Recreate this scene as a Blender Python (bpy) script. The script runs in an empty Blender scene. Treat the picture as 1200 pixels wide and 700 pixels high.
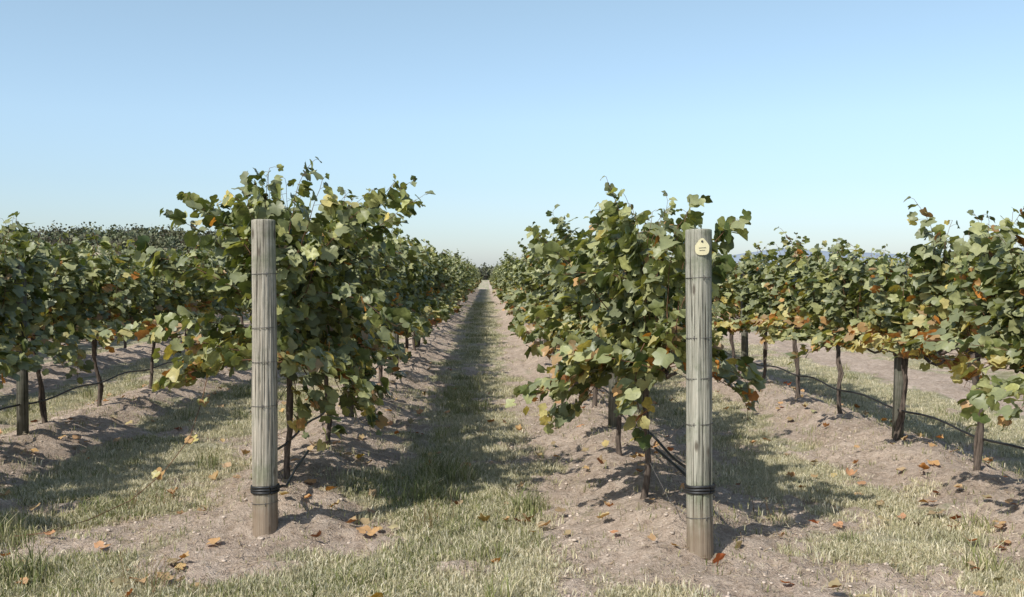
import bpy, math, random
import numpy as np
from mathutils import Vector, Matrix, noise as mnoise
random.seed(7); np.random.seed(7)
scene = bpy.context.scene
R = random.random
def U(a,b): return random.uniform(a,b)

# ------------------------------------------------------------ helpers
def link(o, parent=None):
    scene.collection.objects.link(o)
    if parent is not None: o.parent = parent
    return o
def empty(name, loc=(0,0,0)):
    e = bpy.data.objects.new(name, None); e.location = loc; e.empty_display_size = .2
    return link(e)
class MB:
    def __init__(s): s.v=[]; s.f=[]; s.m=[]; s.c=[]
    def add(s, vs, fs, mat=0, col=(1,1,1)):
        b=len(s.v); s.v.extend(vs); s.c.extend([col]*len(vs))
        for f in fs:
            s.f.append(tuple(i+b for i in f)); s.m.append(mat)
    def tube(s, path, radii, sides=6, mat=0, col=(1,1,1), cap=True):
        vs=[]; fs=[]
        n=len(path)
        for i,p in enumerate(path):
            p=Vector(p)
            t=(Vector(path[min(i+1,n-1)])-Vector(path[max(i-1,0)]))
            if t.length<1e-7: t=Vector((0,0,1))
            t.normalize()
            a=Vector((1,0,0)) if abs(t.x)<.8 else Vector((0,1,0))
            u=t.cross(a).normalized(); w=t.cross(u)
            r=radii[i] if hasattr(radii,'__len__') else radii
            for k in range(sides):
                an=2*math.pi*k/sides
                vs.append(tuple(p+u*math.cos(an)*r+w*math.sin(an)*r))
        for i in range(n-1):
            for k in range(sides):
                k2=(k+1)%sides
                fs.append((i*sides+k,i*sides+k2,(i+1)*sides+k2,(i+1)*sides+k))
        if cap:
            fs.append(tuple(range(sides))[::-1]); fs.append(tuple((n-1)*sides+k for k in range(sides)))
        s.add(vs,fs,mat,col)
    def mesh(s, name, mats, smooth=True):
        me=bpy.data.meshes.new(name); me.from_pydata(s.v,[],s.f)
        for m in mats: me.materials.append(m)
        me.polygons.foreach_set('material_index', s.m)
        me.polygons.foreach_set('use_smooth',[smooth]*len(s.f))
        at=me.color_attributes.new('tint','FLOAT_COLOR','POINT')
        c=np.ones((len(s.v),4),dtype=np.float32); c[:,:3]=np.array(s.c,dtype=np.float32)
        at.data.foreach_set('color',c.ravel())
        me.update(); return me

_tab=np.random.rand(256,256)
def vn(x,y,f=1.0,o=0):
    x=np.asarray(x,dtype=float)*f+o*17.3; y=np.asarray(y,dtype=float)*f+o*31.7
    xi=np.floor(x).astype(int); yi=np.floor(y).astype(int)
    fx=x-xi; fy=y-yi; fx=fx*fx*(3-2*fx); fy=fy*fy*(3-2*fy)
    a=_tab[xi%256,yi%256]; b=_tab[(xi+1)%256,yi%256]; c=_tab[xi%256,(yi+1)%256]; d=_tab[(xi+1)%256,(yi+1)%256]
    return (a*(1-fx)+b*fx)*(1-fy)+(c*(1-fx)+d*fx)*fy
def fbm(x,y,f,o=0,n=3):
    s=0;a=1;t=0
    for i in range(n):
        s=s+a*vn(x,y,f*2**i,o+i*3); t+=a; a*=.5
    return s/t
def sst(a,b,x):
    t=np.clip((x-a)/(b-a),0,1); return t*t*(3-2*t)

# ------------------------------------------------------------ layout
ROWS=[(-1.42,6.3),(1.22,5.75),(-4.3,3.0),(3.72,2.2)]
for k in range(6): ROWS.append((-7.2-2.85*k, 4.0))
for k in range(5): ROWS.append((9.4+2.8*k, 4.0))
YEND=112.0
def soilmask(x,y):
    s=np.zeros_like(x,dtype=float)
    wob=(fbm(x,y,1.3,1)-.5)*1.0+(fbm(x,y,6,5)-.5)*.6
    for c,y0 in ROWS:
        st=y0-.7 if c in(-1.42,1.22) else y0-.2
        d=np.abs(x-c)
        w=.68 if c!=1.22 else .76
        s=np.maximum(s,(1-sst(w-.24,w+.26,d+wob))*sst(st,st+.6,y+wob)*(1-sst(YEND,YEND+2,y)))
    for px,py,rx,ry in((-1.60,5.75,.5,.45),(1.5,5.15,.5,.75),(-.95,6.3,.5,.5)):
        d=np.sqrt(((x-px)/rx)**2+((y-py)/ry)**2)
        s=np.maximum(s,1-sst(.5,1.2,d+wob*.9))
    tr=np.exp(-((x-.50)/.2)**2)*.9*sst(.38,.60,fbm(x,y,.7,9)+.16)
    s=np.maximum(s,tr)
    tr=np.exp(-((x+.62)/.12)**2)*.5*sst(.45,.62,fbm(x,y,.7,12)+.05)
    s=np.maximum(s,tr)
    s=np.maximum(s,.75*sst(.55,.68,fbm(x,y,1.9,21)))
    s=np.maximum(s,(1-sst(.6,1.1,np.abs(x-7.0)+wob)))
    return np.clip(s,0,1)
def hgt(x,y,detail=True):
    x=np.asarray(x,dtype=float); y=np.asarray(y,dtype=float)
    h=np.zeros(np.broadcast(x,y).shape)
    for c,y0 in ROWS:
        st=y0-.7 if c in(-1.42,1.22) else y0-.2
        h=h+.175*np.exp(-(np.abs(x-c)/.46)**2.4)*sst(st,st+1.2,y)*(1-sst(YEND,YEND+2,y))
    h=h+(fbm(x,y,.5,2)-.5)*.06
    h=h+ 10.0*sst(15,95,-x)*sst(150,290,y)
    if detail:
        s=soilmask(x,y); near=1-sst(30,50,y)
        h=h+near*((fbm(x,y,5,4,2)-.5)*.07*(.3+s)+(fbm(x,y,13,6,3)-.5)*.08*s)
    return h
def H(x,y): return float(hgt(np.array([x]),np.array([y]))[0])

# ------------------------------------------------------------ materials
def newmat(name):
    m=bpy.data.materials.new(name); m.use_nodes=True; nt=m.node_tree
    b=nt.nodes['Principled BSDF']; return m,nt,b
def N(nt,t,**k):
    n=nt.nodes.new(t)
    for a,v in k.items(): setattr(n,a,v)
    return n
def ramp(nt,stops,src=None):
    r=N(nt,'ShaderNodeValToRGB'); cr=r.color_ramp
    while len(cr.elements)<len(stops): cr.elements.new(.5)
    for e,(p,c) in zip(cr.elements,stops):
        e.position=p; e.color=(*c,1) if len(c)==3 else c
    if src is not None: nt.links.new(src,r.inputs[0])
    return r
def noisen(nt,scale,detail=4,rough=.55,vec=None,dist=0):
    n=N(nt,'ShaderNodeTexNoise'); n.inputs['Scale'].default_value=scale; n.inputs['Detail'].default_value=detail
    n.inputs['Roughness'].default_value=rough; n.inputs['Distortion'].default_value=dist
    if vec is not None: nt.links.new(vec,n.inputs['Vector'])
    return n
def mix(nt,fac,a,b,mode='MIX'):
    m=N(nt,'ShaderNodeMix',data_type='RGBA',blend_type=mode)
    for s,v in((m.inputs[0],fac),(m.inputs[6],a),(m.inputs[7],b)):
        if isinstance(v,(int,float)): s.default_value=v
        elif isinstance(v,tuple): s.default_value=(*v,1) if len(v)==3 else v
        else: nt.links.new(v,s)
    return m.outputs[2]
def mth(nt,op,a,b=None):
    m=N(nt,'ShaderNodeMath',operation=op)
    for s,v in((m.inputs[0],a),(m.inputs[1],b)):
        if v is None: continue
        if isinstance(v,(int,float)): s.default_value=v
        else: nt.links.new(v,s)
    return m.outputs[0]

def ground_mat():
    m,nt,b=newmat('ground_mat')
    geo=N(nt,'ShaderNodeNewGeometry'); pos=geo.outputs['Position']
    at=N(nt,'ShaderNodeAttribute',attribute_name='soil')
    n1=noisen(nt,1.2,6,.6,pos); n2=noisen(nt,14,6,.7,pos); n3=noisen(nt,70,4,.7,pos)
    soil=ramp(nt,[(.3,(.40,.31,.24)),(.5,(.60,.49,.395)),(.72,(.72,.61,.505))],n2.outputs[0]).outputs[0]
    s2=ramp(nt,[(.3,(.52,.50,.48)),(.6,(1,1,1))],n3.outputs[0]).outputs[0]
    soil=mix(nt,.8,soil,s2,'MULTIPLY')
    sv=ramp(nt,[(.35,(.78,.75,.72)),(.65,(1.06,1.04,1.02))],n1.outputs[0]).outputs[0]
    soil=mix(nt,1.0,soil,sv,'MULTIPLY')
    g1=ramp(nt,[(.35,(.28,.26,.145)),(.5,(.41,.375,.24)),(.68,(.51,.465,.33))],noisen(nt,2.3,5,.6,pos).outputs[0]).outputs[0]
    g2=ramp(nt,[(.3,(.35,.35,.33)),(.5,(.85,.85,.85)),(.7,(1.25,1.2,1.15))],noisen(nt,55,5,.75,pos).outputs[0]).outputs[0]
    grass=mix(nt,.85,g1,g2,'MULTIPLY')
    nn=mth(nt,'MULTIPLY',mth(nt,'SUBTRACT',n2.outputs[0],.5),1.3)
    f=mth(nt,'ADD',at.outputs['Fac'],nn)
    fr=ramp(nt,[(.34,(0,0,0)),(.66,(1,1,1))],f).outputs[0]
    nt.links.new(mix(nt,fr,grass,soil),b.inputs['Base Color'])
    b.inputs['Roughness'].default_value=.95; b.inputs['Specular IOR Level'].default_value=.15
    bp=N(nt,'ShaderNodeBump'); bp.inputs['Strength'].default_value=1; bp.inputs['Distance'].default_value=.045
    hh=mth(nt,'ADD',n2.outputs[0],mth(nt,'MULTIPLY',n3.outputs[0],.5))
    nt.links.new(hh,bp.inputs['Height']); nt.links.new(bp.outputs[0],b.inputs['Normal'])
    return m
def leaf_mat(name='vine_leaf_mat',transl=.25,rough=.46,spec=.45):
    m,nt,b=newmat(name)
    at=N(nt,'ShaderNodeAttribute',attribute_name='tint')
    geo=N(nt,'ShaderNodeNewGeometry')
    nz=noisen(nt,45,2,.6,geo.outputs['Position'])
    v=ramp(nt,[(.3,(.75,.75,.72)),(.7,(1.2,1.2,1.15))],nz.outputs[0]).outputs[0]
    c=mix(nt,1.0,at.outputs['Color'],v,'MULTIPLY')
    back=mix(nt,.45,c,(.33,.34,.20))
    c2=mix(nt,geo.outputs['Backfacing'],c,back)
    nt.links.new(c2,b.inputs['Base Color'])
    b.inputs['Roughness'].default_value=rough; b.inputs['Specular IOR Level'].default_value=spec
    tr=N(nt,'ShaderNodeBsdfTranslucent')
    tc=mix(nt,1.0,c,(1.3,1.3,.5),'MULTIPLY'); nt.links.new(tc,tr.inputs[0])
    ms=N(nt,'ShaderNodeMixShader'); ms.inputs[0].default_value=transl
    out=nt.nodes['Material Output']
    nt.links.new(b.outputs[0],ms.inputs[1]); nt.links.new(tr.outputs[0],ms.inputs[2]); nt.links.new(ms.outputs[0],out.inputs[0])
    return m
def bark_mat(name,c1,c2,sc=(60,60,10)):
    m,nt,b=newmat(name)
    tc=N(nt,'ShaderNodeTexCoord'); mp=N(nt,'ShaderNodeMapping'); mp.inputs['Scale'].default_value=sc
    nt.links.new(tc.outputs['Object'],mp.inputs[0])
    n=noisen(nt,1,5,.6,mp.outputs[0])
    nt.links.new(ramp(nt,[(.35,c1),(.65,c2)],n.outputs[0]).outputs[0],b.inputs['Base Color'])
    b.inputs['Roughness'].default_value=.9
    bp=N(nt,'ShaderNodeBump'); bp.inputs['Strength'].default_value=.6; bp.inputs['Distance'].default_value=.006
    nt.links.new(n.outputs[0],bp.inputs['Height']); nt.links.new(bp.outputs[0],b.inputs['Normal'])
    return m
def post_mat(name,ca,cb,stain=True,seed=0):
    m,nt,b=newmat(name)
    tc=N(nt,'ShaderNodeTexCoord'); mp=N(nt,'ShaderNodeMapping'); mp.inputs['Scale'].default_value=(48,48,1.5); mp.inputs['Location'].default_value=(seed,seed*.7,seed*.3)
    nt.links.new(tc.outputs['Object'],mp.inputs[0])
    n=noisen(nt,1,8,.72,mp.outputs[0],.9)
    mp2=N(nt,'ShaderNodeMapping'); mp2.inputs['Scale'].default_value=(95,95,1.6); mp2.inputs['Location'].default_value=(seed,seed,0)
    nt.links.new(tc.outputs['Object'],mp2.inputs[0]); n2=noisen(nt,1,4,.6,mp2.outputs[0],.4)
    big=noisen(nt,4,6,.7,tc.outputs['Object'])
    base=ramp(nt,[(.30,tuple(x*.34 for x in ca)),(.42,tuple(x*.82 for x in ca)),(.52,ca),(.68,cb)],n.outputs[0]).outputs[0]
    cr=ramp(nt,[(.36,(.12,.11,.10)),(.43,(.82,.82,.8)),(.7,(1.15,1.15,1.15))],n2.outputs[0]).outputs[0]
    base=mix(nt,.92,base,cr,'MULTIPLY')
    bt=ramp(nt,[(.36,(.64,.68,.57)),(.5,(1,.98,.95)),(.65,(1.12,1.07,1.03))],big.outputs[0]).outputs[0]
    base=mix(nt,.95,base,bt,'MULTIPLY')
    mp3=N(nt,'ShaderNodeMapping'); mp3.inputs['Scale'].default_value=(11,11,4.5); mp3.inputs['Location'].default_value=(seed*1.7,0,seed)
    nt.links.new(tc.outputs['Object'],mp3.inputs[0])
    vo=N(nt,'ShaderNodeTexVoronoi'); vo.inputs['Scale'].default_value=1; nt.links.new(mp3.outputs[0],vo.inputs['Vector'])
    kf=ramp(nt,[(.09,(1,1,1)),(.19,(0,0,0))],vo.outputs['Distance']).outputs[0]
    base=mix(nt,mth(nt,'MULTIPLY',kf,.8),base,(.07,.05,.035))
    if stain:
        sp=N(nt,'ShaderNodeSeparateXYZ'); nt.links.new(tc.outputs['Object'],sp.inputs[0])
        zz=mth(nt,'ADD',sp.outputs[2],mth(nt,'MULTIPLY',n.outputs[0],.25))
        fr=ramp(nt,[(.22,(1,1,1)),(.46,(0,0,0))],zz).outputs[0]
        base=mix(nt,mth(nt,'MULTIPLY',fr,.7),base,(.21,.14,.09))
    nt.links.new(base,b.inputs['Base Color']); b.inputs['Roughness'].default_value=.88
    b.inputs['Specular IOR Level'].default_value=.2
    bp=N(nt,'ShaderNodeBump'); bp.inputs['Strength'].default_value=.9; bp.inputs['Distance'].default_value=.006
    nt.links.new(mth(nt,'ADD',n.outputs[0],n2.outputs[0]),bp.inputs['Height']); nt.links.new(bp.outputs[0],b.inputs['Normal'])
    return m
def plain(name,c,rough=.6,metal=0,var=.25,sc=20):
    m,nt,b=newmat(name)
    tc=N(nt,'ShaderNodeTexCoord'); n=noisen(nt,sc,4,.6,tc.outputs['Object'])
    nt.links.new(ramp(nt,[(.3,tuple(x*(1-var) for x in c)),(.7,tuple(x*(1+var) for x in c))],n.outputs[0]).outputs[0],b.inputs['Base Color'])
    b.inputs['Roughness'].default_value=rough; b.inputs['Metallic'].default_value=metal
    return m
M_ground=ground_mat(); M_leaf=leaf_mat()
M_bark=bark_mat('vine_bark_mat',(.045,.032,.024),(.15,.115,.09))
M_cane=bark_mat('vine_cane_mat',(.10,.05,.025),(.19,.10,.05))
M_postL=post_mat('weathered_timber_a',(.40,.365,.305),(.54,.50,.43),True,2.0)
M_postR=post_mat('weathered_timber_b',(.355,.345,.29),(.50,.48,.41),True,7.3)
M_stake=post_mat('weathered_timber_c',(.17,.165,.14),(.30,.29,.25),False)
M_hose=plain('black_poly_hose',(.018,.018,.018),.5)
M_wire=plain('galvanised_wire',(.12,.11,.10),.6,.4)
M_tag=plain('cream_plastic_tag',(.68,.61,.38),.5,0,.08)
def grass_mat(name):
    m,nt,b=newmat(name)
    at=N(nt,'ShaderNodeAttribute',attribute_name='tint'); oi=N(nt,'ShaderNodeObjectInfo')
    r=ramp(nt,[(0,(.75,.78,.7)),(1,(1.25,1.2,1.15))],oi.outputs['Random']).outputs[0]
    c=mix(nt,1.0,at.outputs['Color'],r,'MULTIPLY'); nt.links.new(c,b.inputs['Base Color'])
    b.inputs['Roughness'].default_value=.6; b.inputs['Specular IOR Level'].default_value=.3
    tr=N(nt,'ShaderNodeBsdfTranslucent'); nt.links.new(c,tr.inputs[0])
    ms=N(nt,'ShaderNodeMixShader'); ms.inputs[0].default_value=.3
    nt.links.new(b.outputs[0],ms.inputs[1]); nt.links.new(tr.outputs[0],ms.inputs[2]); nt.links.new(ms.outputs[0],nt.nodes['Material Output'].inputs[0])
    return m
M_grass=grass_mat('grass_blade_mat')

# ------------------------------------------------------------ ground sheet
def axis_x():
    p=[0.0]; st=.045
    while p[-1]<5000:
        if p[-1]>5.5: st=min(st*1.045,400) if p[-1]>30 else min(st*1.03,.3)
        p.append(p[-1]+st)
    p=np.array(p); return np.concatenate([-p[:0:-1],p])
def axis_y():
    p=[3.6]
    while p[-1]<5500:
        y=p[-1]
        p.append(y+(max(.035,.0075*y) if y<45 else .0075*45+(y-45)*.035))
    q=[3.6-.15*1.25**k*(k+1) for k in range(24)]
    q=[v for v in q if v>-400]
    return np.array(sorted(set(q))[:]+p)
xs=axis_x(); ys=axis_y(); ys=np.unique(ys)
X,Y=np.meshgrid(xs,ys)
Z=hgt(X,Y); S=soilmask(X,Y)
nx=len(xs); ny=len(ys)
me=bpy.data.meshes.new('ground'); co=np.stack([X.ravel(),Y.ravel(),Z.ravel()],1).astype(np.float32)
idx=np.arange(nx*ny).reshape(ny,nx)
q=np.stack([idx[:-1,:-1],idx[:-1,1:],idx[1:,1:],idx[1:,:-1]],-1).reshape(-1,4)
me.vertices.add(len(co)); me.vertices.foreach_set('co',co.ravel())
me.loops.add(q.size); me.loops.foreach_set('vertex_index',q.ravel().astype(np.int32))
me.polygons.add(len(q)); me.polygons.foreach_set('loop_start',(np.arange(len(q))*4).astype(np.int32))
me.polygons.foreach_set('use_smooth',np.ones(len(q),dtype=bool))
a=me.attributes.new('soil','FLOAT','POINT'); a.data.foreach_set('value',S.ravel().astype(np.float32))
me.materials.append(M_ground); me.update(calc_edges=True)
link(bpy.data.objects.new('ground',me))

# ------------------------------------------------------------ grape leaf
half=[(0,.98),(14,.91),(29,.77),(42,.86),(55,.94),(70,.86),(86,.73),(104,.80),(124,.80),(145,.70),(164,.54),(177,.16)]
OUT=[(math.radians(a),r) for a,r in half]+[(-math.radians(a),r) for a,r in half[:0:-1]]
NO=len(OUT); LF=[(0,1+i,1+(i+1)%NO) for i in range(NO)]
def leaf(mb,p,tip,nrm,size,col,mat,curl=.25):
    tip=Vector(tip).normalized(); nrm=Vector(nrm)
    nrm=(nrm-tip*nrm.dot(tip))
    if nrm.length<1e-4: nrm=Vector((0,0,1)).cross(tip)
    nrm.normalize(); side=tip.cross(nrm)
    fold=U(-.1,.6); wv=U(0,6.28); cd=U(.3,1)*curl
    px,py,pz=p; tx,ty,tz=tip; nx_,ny_,nz_=nrm; sx,sy,sz=side
    vs=[(px,py,pz)]
    for an,r in OUT:
        rr=r*size*U(.88,1.12)
        u=math.cos(an)*rr; w=math.sin(an)*rr
        d=fold*abs(w)-cd*(u*u+w*w)/size*1.1+.09*size*math.sin(an*3+wv)
        vs.append((px+tx*u+sx*w+nx_*d,py+ty*u+sy*w+ny_*d,pz+tz*u+sz*w+nz_*d))
    mb.add(vs,LF,mat,col)
def leafcol(z,autumn=.05):
    r=R()
    k=autumn*(2.4 if z<1.2 else .45)
    if r<k*.6: c=(.54,.22,.05) if R()<.5 else (.34,.14,.045)
    elif r<k*1.3: c=(.54,.43,.13)
    elif r<k*1.3+.19: c=(.37,.37,.145)
    else:
        t=R()**1.35; c=(.055+.20*t,.080+.19*t,.023+.070*t)
    v=U(.8,1.2); return tuple(x*v for x in c)
def shoot(mb,p,d,length,mat_cane=1,mat_leaf=2,autumn=.05,droop=.05,leafk=2,size=.064,rad=.0038,xlim=None,dens=1.0,zmin=.6,up=0):
    p=Vector(p); d=Vector(d).normalized(); st=.062; n=max(3,int(length/st)); path=[p.copy()]
    sgn=1 if R()<.5 else -1
    for i in range(n):
        t=i/n
        d=d+Vector((U(-.16,.16),U(-.16,.16),U(-.12,.12)+up))
        if t*length>.8: d.z-=droop*2.2
        else: d.z-=droop*.3
        if xlim and abs(p.x)>xlim: d.x-=.25*math.copysign(1,p.x)
        if p.z<zmin and d.z<0: d.z+=.35
        if p.z>2.16: d.z-=.14
        d.normalize(); p=p+d*st; path.append(p.copy())
        sgn=-sgn
        sz=size*(1 if t<.75 else 1-(t-.75)*2.0)
        kk=leafk if t<.85 else 1
        for j in range(kk):
            if R()>dens: continue
            out=Vector((math.copysign(1,p.x) if abs(p.x)>.08 else U(-1,1),U(-.4,.4),0))
            sd=Vector((-d.y,d.x,0)); 
            if sd.length<.01: sd=Vector((0,1,0))
            sd.normalize()
            off=(sd*sgn*U(.3,1)+out*U(.2,.9)+Vector((U(-.5,.5),U(-.7,.7),U(-.3,.5)))).normalized()*U(.04,.11)*(sz/size)
            lp=p+off
            tipd=off.normalized()*.6+out*.35+Vector((U(-.5,.5),U(-.7,.7),U(-1.1,.25)))
            nr=Vector((0,0,.6))+out*.6+Vector((U(-.95,.95),U(-.95,.95),U(-.6,.6)))
            leaf(mb,lp,tipd,nr,sz*U(.6,1.25),leafcol(lp.z,autumn),mat_leaf)
            if j==0: mb.tube([p,p+off*.5+Vector((0,0,.008)),lp],[.0016,.0013,.0011],3,mat_cane,cap=False)
    mb.tube(path,[rad*(1-.65*i/n) for i in range(n+1)],4,mat_cane)
MATS=[M_bark,M_cane,M_leaf]
def vine_mesh(name,seed,width=1.0,nsh=30,L=.78,autumn=.05,extra=None,ztop=1.0,low=.3,zmin=.6):
    random.seed(seed); mb=MB(); zc=.93
    path=[(U(-.02,.02),U(-.03,.03),-.12)]; x,y=path[0][:2]
    for i in range(1,9):
        x+=U(-.022,.022); y+=U(-.03,.03); path.append((x,y,-.12+(zc+.12)*i/8))
    mb.tube(path,[.034,.026,.022,.02,.021,.019,.02,.022,.024],8,0)
    if R()<.6:
        pp=[(px+.02*math.sin(i*1.3+1),py+.028,pz) for i,(px,py,pz) in enumerate(path)]
        mb.tube(pp,[.018,.014,.012,.012,.011,.011,.011,.011,.012],6,0)
    top=path[-1]
    for sg in(-1,1):
        path=[top]; x,y,z=top
        for i in range(8):
            y+=sg*L/8; x+=U(-.015,.015); z=zc+.03*math.sin(i)+U(-.01,.015); path.append((x,y,z))
        mb.tube(path,[.02,.018,.017,.016,.015,.014,.013,.012,.01],6,0)
    for k in range(nsh):
        y=-L+2*L*(k+.5)/nsh+U(-.05,.05)
        p=(U(-.03,.03),y,zc+.02)
        r=R(); sx=random.choice((-1,1))
        if r<.66-(low-.3):
            tall=U(1.12,1.32) if R()<.18 else 1.0
            shoot(mb,p,(U(-.32,.32)*width,U(-.25,.25),1),U(.8,1.25)*ztop*tall,autumn=autumn,droop=.045,xlim=.34*width,leafk=3,up=.06,zmin=zmin)
        elif r<1-low:
            shoot(mb,p,(sx*U(.5,.9)*width,U(-.4,.4),.85),U(.7,1.15),autumn=autumn,droop=.10,xlim=.5*width,leafk=3,zmin=zmin)
        else:
            shoot(mb,p,(sx*U(.6,1.1)*width,U(-.4,.4),.15),U(.5,.85),autumn=autumn*1.6,droop=.15,xlim=.45*width,leafk=3,zmin=zmin)
    if extra: extra(mb)
    return mb.mesh(name,MATS)
variants=[vine_mesh('grapevine_%s'%'abcdefgh'[i],100+i,width=U(.9,1.1),nsh=30,autumn=(.02,.04,.02,.05,.025,.03,.04,.03)[i],ztop=(1,.92,1.05,.95,1,.9,1.04,.97)[i],zmin=(.6,.55,.62,.58,.6,.55,.6,.58)[i]) for i in range(8)]
autv=[vine_mesh('grapevine_autumn_%d'%i,300+i,width=.95,nsh=25,autumn=.16,ztop=.92,low=.25) for i in range(3)]
def ex_left(mb):
    for p,d,l in(((.1,.1,1.45),(.6,.1,.85),1.2),((.15,-.1,1.5),(.75,0,.75),1.1),((.2,-.2,1.6),(.85,-.1,.65),.95),((-.1,-.4,1.3),(-.75,-.1,.7),.95),((-.15,-.5,1.0),(-.7,-.2,.1),.9),
                 ((0,-.2,1.6),(.15,0,1),.75),((-.05,.2,1.6),(-.2,0,1),.8),((.1,-.6,1.5),(.4,-.1,.9),.75),((.05,-.5,1.5),(-.35,-.1,1),.8),((.3,.4,1.3),(.5,0,.5),.8),((.25,-.1,.95),(.6,-.1,-.3),.6),
                 ((.2,-.5,.9),(.3,-.2,-.6),.6),((.25,.2,.9),(.3,-.2,-.6),.6),((.2,.5,1.4),(.3,0,1),.8),((-.3,.3,1.4),(-.4,0,.9),.8),
                 ((.1,-.3,.9),(.1,-.2,-.8),.5),((.3,-.2,1.0),(.3,-.1,-.7),.7),((.3,.3,1.0),(.4,-.1,-.6),.7),
                 ((.3,0,1.3),(.4,-.1,-.2),.7),((.3,-.3,1.4),(.3,-.1,0),.7),((.3,.3,1.6),(.4,-.1,.1),.7),
                 ((-.15,-.2,1.5),(-.8,0,.6),.8),((-.2,0,1.3),(-.9,-.1,.35),.75),((-.2,-.3,1.15),(-.9,0,.2),.7),((-.2,-.5,1.4),(-.8,-.1,.4),.7),
                 ((-.2,.2,1.0),(-.9,-.1,0),.65),((-.1,-.4,1.55),(-.6,0,.9),.75),((-.3,-.3,1.0),(-.7,0,-.3),.6),((-.2,.4,1.5),(-.7,0,.6),.8)):
        shoot(mb,p,d,l,leafk=3,droop=.03,zmin=.4)
def ex_right(mb):
    for p,d,l in(((-.05,-.5,1.45),(.25,-.3,1),.65),((-.1,-.2,1.5),(-.3,0,1),.6),((-.3,.1,1.3),(-.6,0,.8),.7),((-.2,-.4,.95),(-.5,-.1,-.1),.8),
                 ((-.25,-.1,.95),(-.5,-.2,-.5),.6),((-.15,-.5,1.0),(-.1,-.3,-.6),.6),((-.3,-.3,1.3),(-.6,-.2,.6),.7),((-.1,-.5,1.1),(-.3,-.3,-.4),.6),((-.35,.3,.95),(-.4,0,-.5),.6),
                 ((-.2,-.4,1.5),(-.4,-.2,.1),.6),((-.3,0,1.4),(-.4,-.2,-.2),.6)):
        shoot(mb,p,d,l,leafk=3,droop=.05,zmin=.45,autumn=.07)
    shoot(mb,(.2,-.75,1.62),(.55,-.2,.75),.34,leafk=3,droop=.05,zmin=.45)
endL=vine_mesh('grapevine_end_l',501,width=1.45,nsh=38,extra=ex_left,ztop=1.1,low=.28,zmin=.42)
endL2=vine_mesh('grapevine_end_l2',502,width=1.4,nsh=38,ztop=1.08,low=.28,zmin=.45)
endR=vine_mesh('grapevine_end_r',503,width=1.1,nsh=38,extra=ex_right,ztop=.95,low=.36,zmin=.45)
endR2=vine_mesh('grapevine_end_r2',504,width=1.25,nsh=38,ztop=1.02,low=.33,zmin=.5)
random.seed(11)

def stake_mesh():
    mb=MB(); mb.tube([(0,0,-.2),(0,0,.6),(.005,0,1.2),(.006,0,1.58),(.006,0,1.6)],[.052,.05,.05,.049,.042],14,0)
    return mb.mesh('trellis_post_timber',[M_stake],True)
SM=stake_mesh()
for c,y0 in ROWS:
    row=empty('grapevine_row',(c,y0,0))
    y=y0+.75; k=0; ph={-1.42:10.1,1.22:9.5,-4.3:9.3,3.72:8.95}.get(c,7.0)
    if c==-1.42: y=7.15
    if c==1.22: y=6.65
    while y<YEND:
        if c==-1.42 and k<2: mesh=(endL,endL2)[k]
        elif c==1.22 and k<2: mesh=(endR,endR2)[k]
        elif c==3.72 and k in(3,4,6,8): mesh=autv[k%3]
        elif c==-4.3 and k in(5,7): mesh=autv[k%3]
        elif R()<.05 and abs(c)>2: mesh=autv[int(R()*3)]
        else: mesh=random.choice(variants)
        o=bpy.data.objects.new('vine',mesh); link(o,row)
        o.location=(U(-.05,.05),y-y0,H(c,y)-.04)
        special=k<2 and c in(-1.42,1.22)
        if special and c==1.22: o.location.x-=.16-.06*k
        if not special:
            fl=random.choice((0,math.pi)); o.rotation_euler=(0,0,fl+U(-.06,.06)); s=U(.93,1.05)
            zs=U(.96,1.07) if abs(c)<2 else U(.86,1.0)
            if c==1.22: zs*=.96
            o.scale=(U(1.05,1.25)*(-1 if R()<.5 else 1),s,zs)
        y+=1.5+U(-.06,.06); k+=1
    y=ph
    while y<YEND:
        o=bpy.data.objects.new('trellis_post',SM); link(o,row); o.location=(U(-.03,.03),y-y0,H(c,y)); o.rotation_euler=(U(-.02,.02),U(-.02,.02),U(0,6)); o.scale=(1,1,U(.95,1.03)); y+=5.2
    mw=MB(); ys_=y0-.05
    for z,r in((1.02,.0022),(1.32,.0018),(1.62,.0018)):
        mw.tube([(0,0,z),(0,YEND-ys_,z)],r,4,0)
    path=[]; yy=0.0; hb=H(c,10)*.5
    while yy<min(60,YEND-ys_):
        path.append((.02*math.sin(yy*1.7+c),yy,.36+.018*math.cos(yy*2*math.pi/1.5)+.012*math.sin(yy*.9)+hb)); yy+=.25
    mw.tube(path,.0095,6,1)
    o=bpy.data.objects.new('trellis_wires_and_drip_hose',mw.mesh('trellis_wires',[M_wire,M_hose])); link(o,row)

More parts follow.
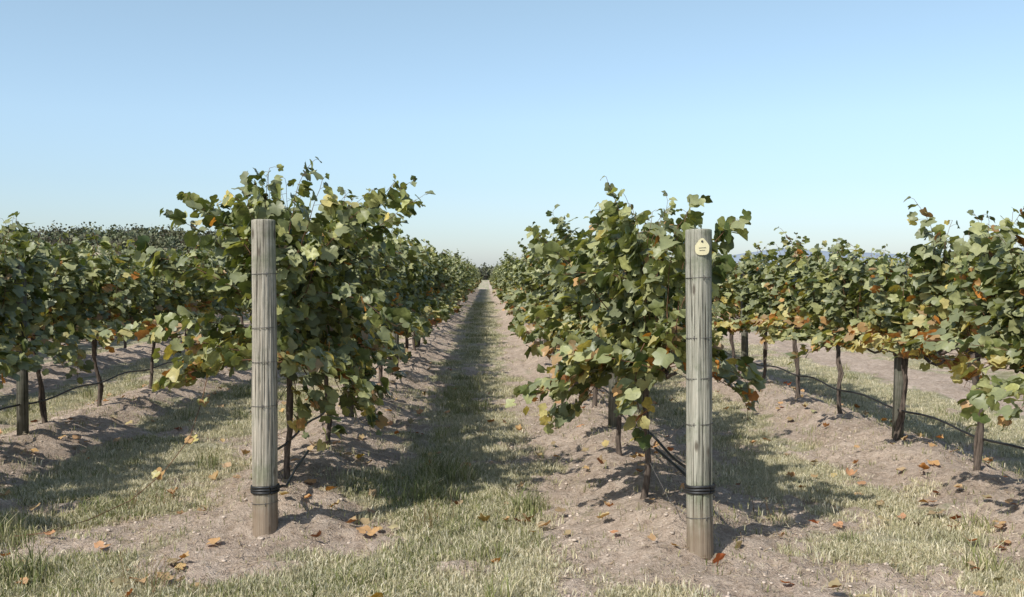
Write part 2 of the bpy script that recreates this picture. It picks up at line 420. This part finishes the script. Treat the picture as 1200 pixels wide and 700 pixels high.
# ------------------------------------------------------------ end posts
def post(name,loc,r,h,mat,rings,band,lean,seed,tag=None,side=1):
    random.seed(seed)
    e=empty(name,loc); e.rotation_euler=lean
    seg=90; nr=130; vs=[];fs=[]
    cracks=[(U(0,6.28),U(0,.5)*h,U(.6,1)*h,U(.006,.011)) for _ in range(8)]+[(U(-2.6,-.5)%6.283,U(0,.4)*h,U(.5,1)*h,U(.006,.011)) for _ in range(6)]
    for i in range(nr+1):
        z=-.25+(h+.25)*i/nr
        for k in range(seg):
            a=2*math.pi*k/seg
            rr=r*(1.05-.07*max(z,0)/h)
            rr+=.0025*mnoise.noise(Vector((math.cos(a)*6,math.sin(a)*6,z*.8+seed)))+.006*mnoise.noise(Vector((math.cos(a)*1.3,math.sin(a)*1.3,z*1.3+seed)))
            for ca,z0,z1,dp in cracks:
                da=(a-ca-.10*math.sin(z*2+ca)+math.pi)%(2*math.pi)-math.pi
                if z0<z<z1 and abs(da)<.06: rr-=dp*(1-abs(da)/.06)*min(1,(z-z0)*8,(z1-z)*8+.2)
            vs.append((math.cos(a)*rr,math.sin(a)*rr,z))
    for i in range(nr):
        for k in range(seg):
            k2=(k+1)%seg; fs.append((i*seg+k,i*seg+k2,(i+1)*seg+k2,(i+1)*seg+k))
    for (sc,dz) in((.955,.006),(.6,.009),(.2,.010)):
        b=len(vs)
        for k in range(seg):
            x,y,z=vs[nr*seg+k]; vs.append((x*sc,y*sc,h+dz+.003*mnoise.noise(Vector((x*40,y*40,0)))))
        pb=b-seg
        for k in range(seg):
            k2=(k+1)%seg; fs.append((pb+k,pb+k2,b+k2,b+k))
    fs.append(tuple(len(vs)-seg+k for k in range(seg)))
    mb=MB(); mb.add(vs,fs,0)
    link(bpy.data.objects.new('timber_shaft',mb.mesh('timber_shaft',[mat])),e)
    mw=MB()
    for z,tl in rings:
        pts=[]; zz=z
        for k in range(41):
            a=2*math.pi*k/40; rr=r*(1.05-.07*zz/h)+.002
            pts.append((math.cos(a)*rr,math.sin(a)*rr,zz+tl*math.cos(a+.6)))
        mw.tube(pts,.0019,5,0)
        a=U(-2.2,-1.0); rr=r*1.0+.004
        mw.tube([(math.cos(a)*(rr-.008),math.sin(a)*(rr-.008),z-.012),(math.cos(a)*(rr+.003),math.sin(a)*(rr+.003),z-.01),(math.cos(a)*(rr+.003),math.sin(a)*(rr+.003),z+.01),(math.cos(a)*(rr-.008),math.sin(a)*(rr-.008),z+.012)],.002,5,0)
    for z,tl in rings[:4]:
        mw.tube([(r*.9,0.02,z),(r*.5,.3,z+.01),(0,.9,z+.04)],.002,4,0)
    mw.tube([(-r*.8,.02,.75),(-.1,.5,.55),(-.12,1.0,.42),(-.05,1.6,.40)],.002,4,0)
    mw.tube([(-r*.9,.02,.2),(-.12,.25,.22),(-.2,.6,.42),(-.1,1.2,.75)],.0025,4,0)
    link(bpy.data.objects.new('wire_wraps',mw.mesh('wire_wraps',[M_wire])),e)
    mh=MB()
    for j,dz in enumerate((0,.015,.029)):
        pts=[]
        for k in range(49):
            a=2*math.pi*k/48; zz=band+dz; rr=r*(1.05-.07*zz/h)+.003
            pts.append((math.cos(a)*rr,math.sin(a)*rr,zz+.003*math.sin(a+j*1.3)+.002*math.sin(3*a)))
        mh.tube(pts,.0088,8,0)
    mh.tube([(side*r*1.05,-.02,band+.02),(side*(r+.02),.06,band+.015),(side*.06,.35,band-.05),(side*.03,.8,band-.03),(0,1.5,band-.02)],.0095,8,0)
    link(bpy.data.objects.new('hose_band',mh.mesh('hose_band',[M_hose])),e)
    if tag:
        z0=tag; outl=[]
        for k in range(28):
            a=2*math.pi*k/28
            x=.040*math.copysign(abs(math.cos(a))**.6,math.cos(a)); z=.040*math.copysign(abs(math.sin(a))**.7,math.sin(a))
            if z>.015: x*=1-(z-.015)/.025*.62; z=.015+(z-.015)*1.6
            outl.append((x,z))
        hole=[(.007*math.cos(2*math.pi*k/28),.036+.007*math.sin(2*math.pi*k/28)) for k in range(28)]
        mb=MB(); yy=-r-.006; vs=[];fs=[]
        for dy in(0,.003):
            for x,z in outl: vs.append((x+.004,yy+dy+.35*x*x/ .08*.3,z0+z))
            for x,z in hole: vs.append((x+.004,yy+dy,z0+z))
        n=28
        for k in range(n):
            k2=(k+1)%n
            fs+= [(k,k2,n+k2,n+k),(2*n+k,3*n+k,3*n+k2,2*n+k2),(k,2*n+k,2*n+k2,k2),(n+k,n+k2,3*n+k2,3*n+k)]
        mb.add(vs,fs,0)
        mb.tube([(.004,yy-.004,z0+.036),(.004,yy+.02,z0+.036)],.0045,8,1)
        mb.tube([(-.02+.004,yy-.0012,z0+.0),(.02+.004,yy-.0012,z0+.002)],.0012,4,1)
        mb.tube([(-.016+.004,yy-.0012,z0-.014),(.015+.004,yy-.0012,z0-.013)],.0012,4,1)
        link(bpy.data.objects.new('plastic_tag',mb.mesh('plastic_tag',[M_tag,M_wire],False)),e)
    return e
zl=H(-1.37,6.15); zr=H(1.21,5.6)
post('wooden_end_post',(-1.37,6.17,zl),.074,1.98-zl,M_postL,[(1.57,.003),(1.24,.004),(1.03,.003),(.76,.004),(.16,.006)],.315-zl,(0,0,0),3)
post('wooden_end_post',(1.22,5.63,zr),.073,1.90-zr,M_postR,[(1.56,.003),(1.22,.002),(.99,.004),(.73,.004),(.2,.006)],.42-zr,(0,-.009,0),5,tag=1.80-zr)

# ------------------------------------------------------------ grass clumps (instanced)
gcol=bpy.data.collections.new('grass_tufts')
def clump(name,seed,n,rad,h0,h1,cols,w=.0026,lean=.6,flat=False):
    random.seed(seed); mb=MB()
    for _ in range(n):
        a=U(0,6.28); r=rad*math.sqrt(R()); x=r*math.cos(a); y=r*math.sin(a)
        h=U(h0,h1); la=U(0,6.28); ln=U(.1,lean)*h; dx=math.cos(la)*ln; dy=math.sin(la)*ln
        wa=U(0,3.14); wx=math.cos(wa)*w*U(.7,1.4); wy=math.sin(wa)*w*U(.7,1.4)
        c=random.choice(cols); v=U(.8,1.2); c=tuple(q*v for q in c)
        if flat:
            dx=math.cos(la)*h; dy=math.sin(la)*h; wx=-math.sin(la)*w; wy=math.cos(la)*w; z1=U(.006,.016); z2=U(.004,.03)
            mb.add([(x-wx,y-wy,z1),(x+wx,y+wy,z1),(x+dx+wx*.5,y+dy+wy*.5,z2),(x+dx-wx*.5,y+dy-wy*.5,z2)],[(0,1,2,3)],0,c); continue
        vs=[(x-wx,y-wy,-.01),(x+wx,y+wy,-.01),(x+dx*.35-wx*.8,y+dy*.35-wy*.8,h*.6),(x+dx*.35+wx*.8,y+dy*.35+wy*.8,h*.6),(x+dx*1.1,y+dy*1.1,h)]
        mb.add(vs,[(0,1,3,2),(2,3,4)],0,c)
    o=bpy.data.objects.new(name,mb.mesh(name,[M_grass],False)); gcol.objects.link(o)
G=[(.23,.245,.095),(.285,.285,.13),(.17,.20,.07),(.34,.325,.17)]
D=[(.64,.58,.42),(.56,.51,.35),(.70,.65,.51),(.48,.44,.29),(.38,.36,.21)]
Mx=G[:3]+D
clump('tuft_a_dry',1,90,.15,.012,.045,D); clump('tuft_b_dry',2,90,.15,.01,.04,D,lean=1.4); clump('tuft_c_mixed',3,90,.15,.015,.05,Mx)
clump('tuft_d_mixed',4,90,.15,.012,.045,Mx,lean=1.2); clump('tuft_e_green',5,80,.13,.02,.055,G+D[2:]); clump('tuft_f_green',6,70,.12,.03,.075,G+D[3:],w=.003)
clump('tuft_g_tall',7,60,.09,.06,.18,G+[D[0],D[3]],w=.003,lean=.9)
clump('tuft_h_litter',8,14,.16,.02,.07,[(.62,.54,.40),(.36,.27,.18),(.48,.37,.24),(.20,.14,.09)],w=.0022,flat=True)
clump('tuft_i_sparse',9,12,.12,.015,.05,Mx,lean=1.2)
rng=np.random.default_rng(5)
def scatter(n,x0,x1,y0,y1): return rng.uniform(x0,x1,n),rng.uniform(y0,y1,n)
PX=[];PY=[]
for (n,x0,x1,y0,y1) in ((16000,-4.2,4.6,4.3,9),(11000,-6,6,9,16),(8000,-8,8,16,30),(2500,-1.2,1.2,30,60),(1500,-4,4,2,4.3)):
    a,b=scatter(n,x0,x1,y0,y1); PX.append(a);PY.append(b)
PX=np.concatenate(PX);PY=np.concatenate(PY)
s=soilmask(PX,PY)+(fbm(PX,PY,9,40)-.5)*.6
keep=(s<rng.uniform(.05,.7,len(PX)))&(rng.random(len(PX))<sst(.28,.52,fbm(PX,PY,2.5,60)+.05))
PX=PX[keep];PY=PY[keep]
gr=fbm(PX,PY,.9,50)*.6+fbm(PX,PY,3,55)*.4 + .15*np.exp(-((PX+.4)/.25)**2)*sst(5.8,7,PY) - .15*(PX>1.8)-.08
idxs=np.where(gr<.50,rng.integers(0,2,len(PX)),np.where(gr<.62,rng.integers(2,4,len(PX)),4+(rng.random(len(PX))<.35)))
idxs=np.where((gr>.64)&(rng.random(len(PX))<.2),6,idxs)
idxs=np.where((rng.random(len(PX))<.006),6,idxs)
LX,LY=scatter(7000,-5.2,5,4.5,15)
ls=soilmask(LX,LY); kk=(ls>.3)|(rng.random(7000)<.3); LX=LX[kk];LY=LY[kk]
li=np.where(rng.random(len(LX))<.68,7,8)
PX=np.concatenate([PX,LX]);PY=np.concatenate([PY,LY]); idxs=np.concatenate([idxs,li])
me=bpy.data.meshes.new('grass_points'); me.vertices.add(len(PX))
me.vertices.foreach_set('co',np.stack([PX,PY,hgt(PX,PY)],1).astype(np.float32).ravel())
a=me.attributes.new('idx','INT','POINT'); a.data.foreach_set('value',idxs.astype(np.int32))
rot=np.zeros((len(PX),3),dtype=np.float32); rot[:,2]=rng.uniform(0,6.28,len(PX)); rot[:,0]=rng.normal(0,.1,len(PX))
a=me.attributes.new('rotv','FLOAT_VECTOR','POINT'); a.data.foreach_set('vector',rot.ravel())
sc=rng.uniform(.7,1.25,len(PX)); far=1+np.clip((PY-12)/20,0,1)*.8
sv=np.stack([sc*far,sc*far,sc*rng.uniform(.6,1.2,len(PX))],1).astype(np.float32)
a=me.attributes.new('sclv','FLOAT_VECTOR','POINT'); a.data.foreach_set('vector',sv.ravel())
go=link(bpy.data.objects.new('grass',me))
ng=bpy.data.node_groups.new('grass_scatter','GeometryNodeTree')
ng.interface.new_socket('Geometry',in_out='INPUT',socket_type='NodeSocketGeometry'); ng.interface.new_socket('Geometry',in_out='OUTPUT',socket_type='NodeSocketGeometry')
gi=ng.nodes.new('NodeGroupInput'); gout=ng.nodes.new('NodeGroupOutput')
iop=ng.nodes.new('GeometryNodeInstanceOnPoints'); ci=ng.nodes.new('GeometryNodeCollectionInfo')
ci.inputs['Collection'].default_value=gcol; ci.inputs['Separate Children'].default_value=True; ci.inputs['Reset Children'].default_value=True
def na(nm,t):
    n=ng.nodes.new('GeometryNodeInputNamedAttribute'); n.data_type=t; n.inputs['Name'].default_value=nm; return n.outputs[0]
ng.links.new(gi.outputs[0],iop.inputs['Points']); ng.links.new(ci.outputs[0],iop.inputs['Instance'])
iop.inputs['Pick Instance'].default_value=True
ng.links.new(na('idx','INT'),iop.inputs['Instance Index']); ng.links.new(na('rotv','FLOAT_VECTOR'),iop.inputs['Rotation']); ng.links.new(na('sclv','FLOAT_VECTOR'),iop.inputs['Scale'])
ng.links.new(iop.outputs[0],gout.inputs[0])
md=go.modifiers.new('scatter','NODES'); md.node_group=ng

# ------------------------------------------------------------ fallen leaves, clods
random.seed(21)
M_dead=leaf_mat('fallen_leaf_mat',.12,.7,.2)
mb=MB()
def dead(x,y):
    c=random.choice([(.58,.22,.075),(.48,.17,.06),(.60,.29,.11),(.32,.14,.07),(.52,.32,.17)])
    z=H(x,y)+U(.02,.045)
    leaf(mb,(x,y,z),(U(-1,1),U(-1,1),U(-.15,.3)),(U(-.5,.5),U(-.5,.5),1),U(.03,.058),tuple(q*U(.75,1.1) for q in c),0,curl=U(-1.1,.6))
for _ in range(170): dead(U(-4,4.6),4.6+U(0,1)**1.5*9)
for c in(-4.3,-1.42,1.22,3.72):
    for _ in range(55): dead(c+random.gauss(0,.45),U(5.5,18))
for x,y,n,sp in((-1.75,5.35,10,.15),(-.78,6.25,6,.12),(2.9,6.4,18,.35),(2.75,5.3,4,.2),(3.1,7.4,12,.4),(.3,6.6,10,.5),(.1,8.4,10,.5)):
    for _ in range(n): dead(x+random.gauss(0,sp),y+random.gauss(0,sp))
link(bpy.data.objects.new('fallen_leaves',mb.mesh('fallen_leaves',[M_dead])))
M_clod=plain('clod_mat',(.50,.41,.33),.95,0,.25,30)
mb=MB()
t=(1+5**.5)/2
ico=[Vector(v).normalized() for v in((-1,t,0),(1,t,0),(-1,-t,0),(1,-t,0),(0,-1,t),(0,1,t),(0,-1,-t),(0,1,-t),(t,0,-1),(t,0,1),(-t,0,-1),(-t,0,1))]
icf=[(0,11,5),(0,5,1),(0,1,7),(0,7,10),(0,10,11),(1,5,9),(5,11,4),(11,10,2),(10,7,6),(7,1,8),(3,9,4),(3,4,2),(3,2,6),(3,6,8),(3,8,9),(4,9,5),(2,4,11),(6,2,10),(8,6,7),(9,8,1)]
cx=rng.uniform(-5.2,5,26000); cy=4.6+rng.random(26000)**1.6*14
ss=soilmask(cx,cy); k=ss>.55; cx=cx[k][:8000]; cy=cy[k][:8000]; cz=hgt(cx,cy)
for x,y,z in zip(cx,cy,cz):
    sz=.003+.013*R()**3
    mb.add([(x+v.x*sz*U(.7,1.5),y+v.y*sz*U(.7,1.5),z+v.z*sz*U(.4,.8)) for v in ico],icf,0)
link(bpy.data.objects.new('soil_clods',mb.mesh('soil_clods',[M_clod],True)))

mb=MB()
pts=[(-2.0,7.2,.95),(-2.02,7.1,.75),(-2.08,7.0,.5),(-2.2,6.8,.3),(-2.35,6.6,.16),(-2.55,6.4,.08),(-2.75,6.2,.05),(-2.95,6.15,.04),(-3.1,6.2,.04)]
mb.tube(pts,[.003]*9,5,1)
for p in pts[:4]:
    for _ in range(2): leaf(mb,Vector(p)+Vector((U(-.05,.05),0,0)),(U(-1,1),U(-1,0),U(-.8,0)),(0,-.5,.8),U(.035,.055),leafcol(.5,.3),2)
link(bpy.data.objects.new('trailing_vine_cane',mb.mesh('trailing_cane',MATS)))
random.seed(33)
mb=MB()
for (wx,wy,n,hh) in((-1.75,5.25,26,.2),(-1.5,5.1,14,.15),(-.62,6.9,40,.22),(-.35,6.4,30,.18),(2.2,5.6,10,.12),(1.9,6.6,14,.16),(-2.3,7.0,22,.2)):
    for _ in range(n):
        a=U(0,6.28); r=U(0,.22); x=wx+r*math.cos(a); y=wy+r*math.sin(a); z=H(x,y)-.01; h=hh*U(.5,1.2)
        dx,dy=U(-.08,.08),U(-.08,.08)
        c=random.choice([(.17,.19,.07),(.30,.24,.13),(.22,.13,.07)]) if wx!=-.62 else random.choice([(.12,.16,.05),(.16,.19,.08)])
        mb.tube([(x,y,z),(x+dx*.4,y+dy*.4,z+h*.6),(x+dx,y+dy,z+h)],[.0018,.0015,.0007],3,0,c)
        for j in range(4):
            t_=U(.2,1); p=Vector((x+dx*t_,y+dy*t_,z+h*t_)); d=Vector((U(-1,1),U(-1,1),U(0,.8))).normalized()*U(.015,.04)
            w=Vector((-d.y,d.x,0)).normalized()*.003
            mb.add([tuple(p),tuple(p+d*.5+w),tuple(p+d),tuple(p+d*.5-w)],[(0,1,2,3)],0,c)
link(bpy.data.objects.new('weeds',mb.mesh('weeds',[M_grass],False)))

# ------------------------------------------------------------ distant trees & hills
def tree_mass(name,spots,mat,leafs=.55,dens=200):
    mb=MB()
    for x,y,h,w in spots:
        z0=float(hgt(np.array([x]),np.array([y]),False)[0])
        mb.tube([(x,y,z0-.5),(x+U(-.2,.2),y,z0+h*.6)],[.16,.08],5,0,(.10,.08,.06))
        blobs=[(x+U(-.3,.3)*w,y+U(-.3,.3)*w,z0+h*U(.35,.85),w*U(.28,.5)) for _ in range(6)]
        c=(U(.06,.09),U(.065,.09),U(.045,.065))
        for _ in range(dens):
            bx,by,bz,br=random.choice(blobs); d=Vector((random.gauss(0,1),random.gauss(0,1),random.gauss(0,.8))).normalized()*br*U(.5,1.05)
            p=Vector((bx,by,bz))+d
            u=Vector((U(-1,1),U(-1,1),U(-1,1))).normalized()*leafs*U(.4,1); v=u.cross(Vector((U(-1,1),U(-1,1),U(-1,1)))).normalized()*leafs*U(.4,1)
            k=U(.7,1.3)
            mb.add([tuple(p+u),tuple(p+v),tuple(p-u*.8),tuple(p-v*.7)],[(0,1,2,3)],1,tuple(q*k for q in c))
    link(bpy.data.objects.new(name,mb.mesh(name,[M_bark,mat],False)))
M_tree=leaf_mat('distant_tree_mat',.15,.8,.1)
random.seed(44); spots=[]
for _ in range(300):
    yy=U(225,325); h=U(1.5,5.2); spots.append((-U(.25,.54)*yy,yy,h,h*U(1,1.4)))
for _ in range(110):
    yy=U(300,340); spots.append((-U(.0,.30)*yy,yy,U(2.2,4),U(4,7)))
for _ in range(90):
    yy=U(380,430); spots.append((U(-.06,.55)*yy,yy,U(2.8,4.8),U(5,8)))
tree_mass('distant_trees',spots,M_tree,dens=150)
def hills(name,dist,prof,col):
    m,nt,b=newmat(name+'_mat')
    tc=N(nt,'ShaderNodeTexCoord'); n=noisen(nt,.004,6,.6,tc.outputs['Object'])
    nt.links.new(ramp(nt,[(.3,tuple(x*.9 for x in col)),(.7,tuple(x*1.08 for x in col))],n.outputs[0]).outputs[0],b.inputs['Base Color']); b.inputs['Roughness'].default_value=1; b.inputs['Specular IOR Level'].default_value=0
    vs=[];fs=[];n=260;mrow=8
    for i in range(n):
        a=-.95+1.9*i/(n-1)
        px=float(np.interp(a,[p[0] for p in prof],[p[1] for p in prof]))+2.0*(float(fbm(np.array([a*30]),np.array([3.]),1,int(dist)%7)[0])-.5)
        for j in range(mrow):
            t=j/(mrow-1); y=dist*(1+.25*t); hh=math.sin(min(1,t*1.6)*math.pi/2)*px/1167*dist*1.2
            vs.append((a*y,y,hh-4 if j else -20))
    for i in range(n-1):
        for j in range(mrow-1): fs.append((i*mrow+j,(i+1)*mrow+j,(i+1)*mrow+j+1,i*mrow+j+1))
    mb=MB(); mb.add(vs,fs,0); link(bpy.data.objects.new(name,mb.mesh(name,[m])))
hills('distant_hills',3000,[(-1,8),(-.5,10),(-.1,6),(0,5),(.1,6),(.22,20),(.3,32),(.36,28),(.45,24),(.52,32),(1,34)],(.25,.29,.34))  # blue-grey base colour has the aerial haze painted into it

# ------------------------------------------------------------ light, world, camera
el=math.radians(46)
d=Vector((.69*math.cos(el),.724*math.cos(el),-math.sin(el)))
sun=bpy.data.lights.new('sun','SUN'); sun.energy=5.0; sun.angle=math.radians(.5); sun.color=(1,.965,.90)
so=link(bpy.data.objects.new('sun',sun)); so.rotation_euler=d.to_track_quat('-Z','Y').to_euler(); so.location=(-10,-10,20)
w=bpy.data.worlds.new('World'); scene.world=w; w.use_nodes=True; nt=w.node_tree
bg=nt.nodes['Background']; sky=nt.nodes.new('ShaderNodeTexSky'); sky.sky_type='NISHITA'; sky.sun_disc=False
sky.sun_elevation=el; sky.sun_rotation=math.radians(223.6); sky.air_density=1.0; sky.dust_density=.8; sky.ozone_density=1.5
tc=nt.nodes.new('ShaderNodeTexCoord'); sp=nt.nodes.new('ShaderNodeSeparateXYZ'); nt.links.new(tc.outputs['Generated'],sp.inputs[0])
hr=ramp(nt,[(0,(.86,.93,1.18)),(.04,(.87,.94,1.10)),(.09,(.97,1.02,1.10)),(.15,(1.17,1.18,1.17)),(.265,(1.34,1.30,1.15)),(.6,(1.2,1.2,1.14))],sp.outputs[2])
tint=mix(nt,1.0,sky.outputs[0],hr.outputs[0],'MULTIPLY')
nt.links.new(tint,bg.inputs[0]); bg.inputs[1].default_value=.15
cam=bpy.data.cameras.new('camera'); cam.lens=35; cam.sensor_width=36; cam.clip_end=12000; cam.clip_start=.05
co_=link(bpy.data.objects.new('camera',cam)); co_.location=(0,0,1.65)
co_.rotation_euler=(math.radians(90-1.37),0,math.radians(-1.47)); scene.camera=co_
scene.view_settings.view_transform='Standard'; scene.view_settings.look='None'; scene.view_settings.exposure=0
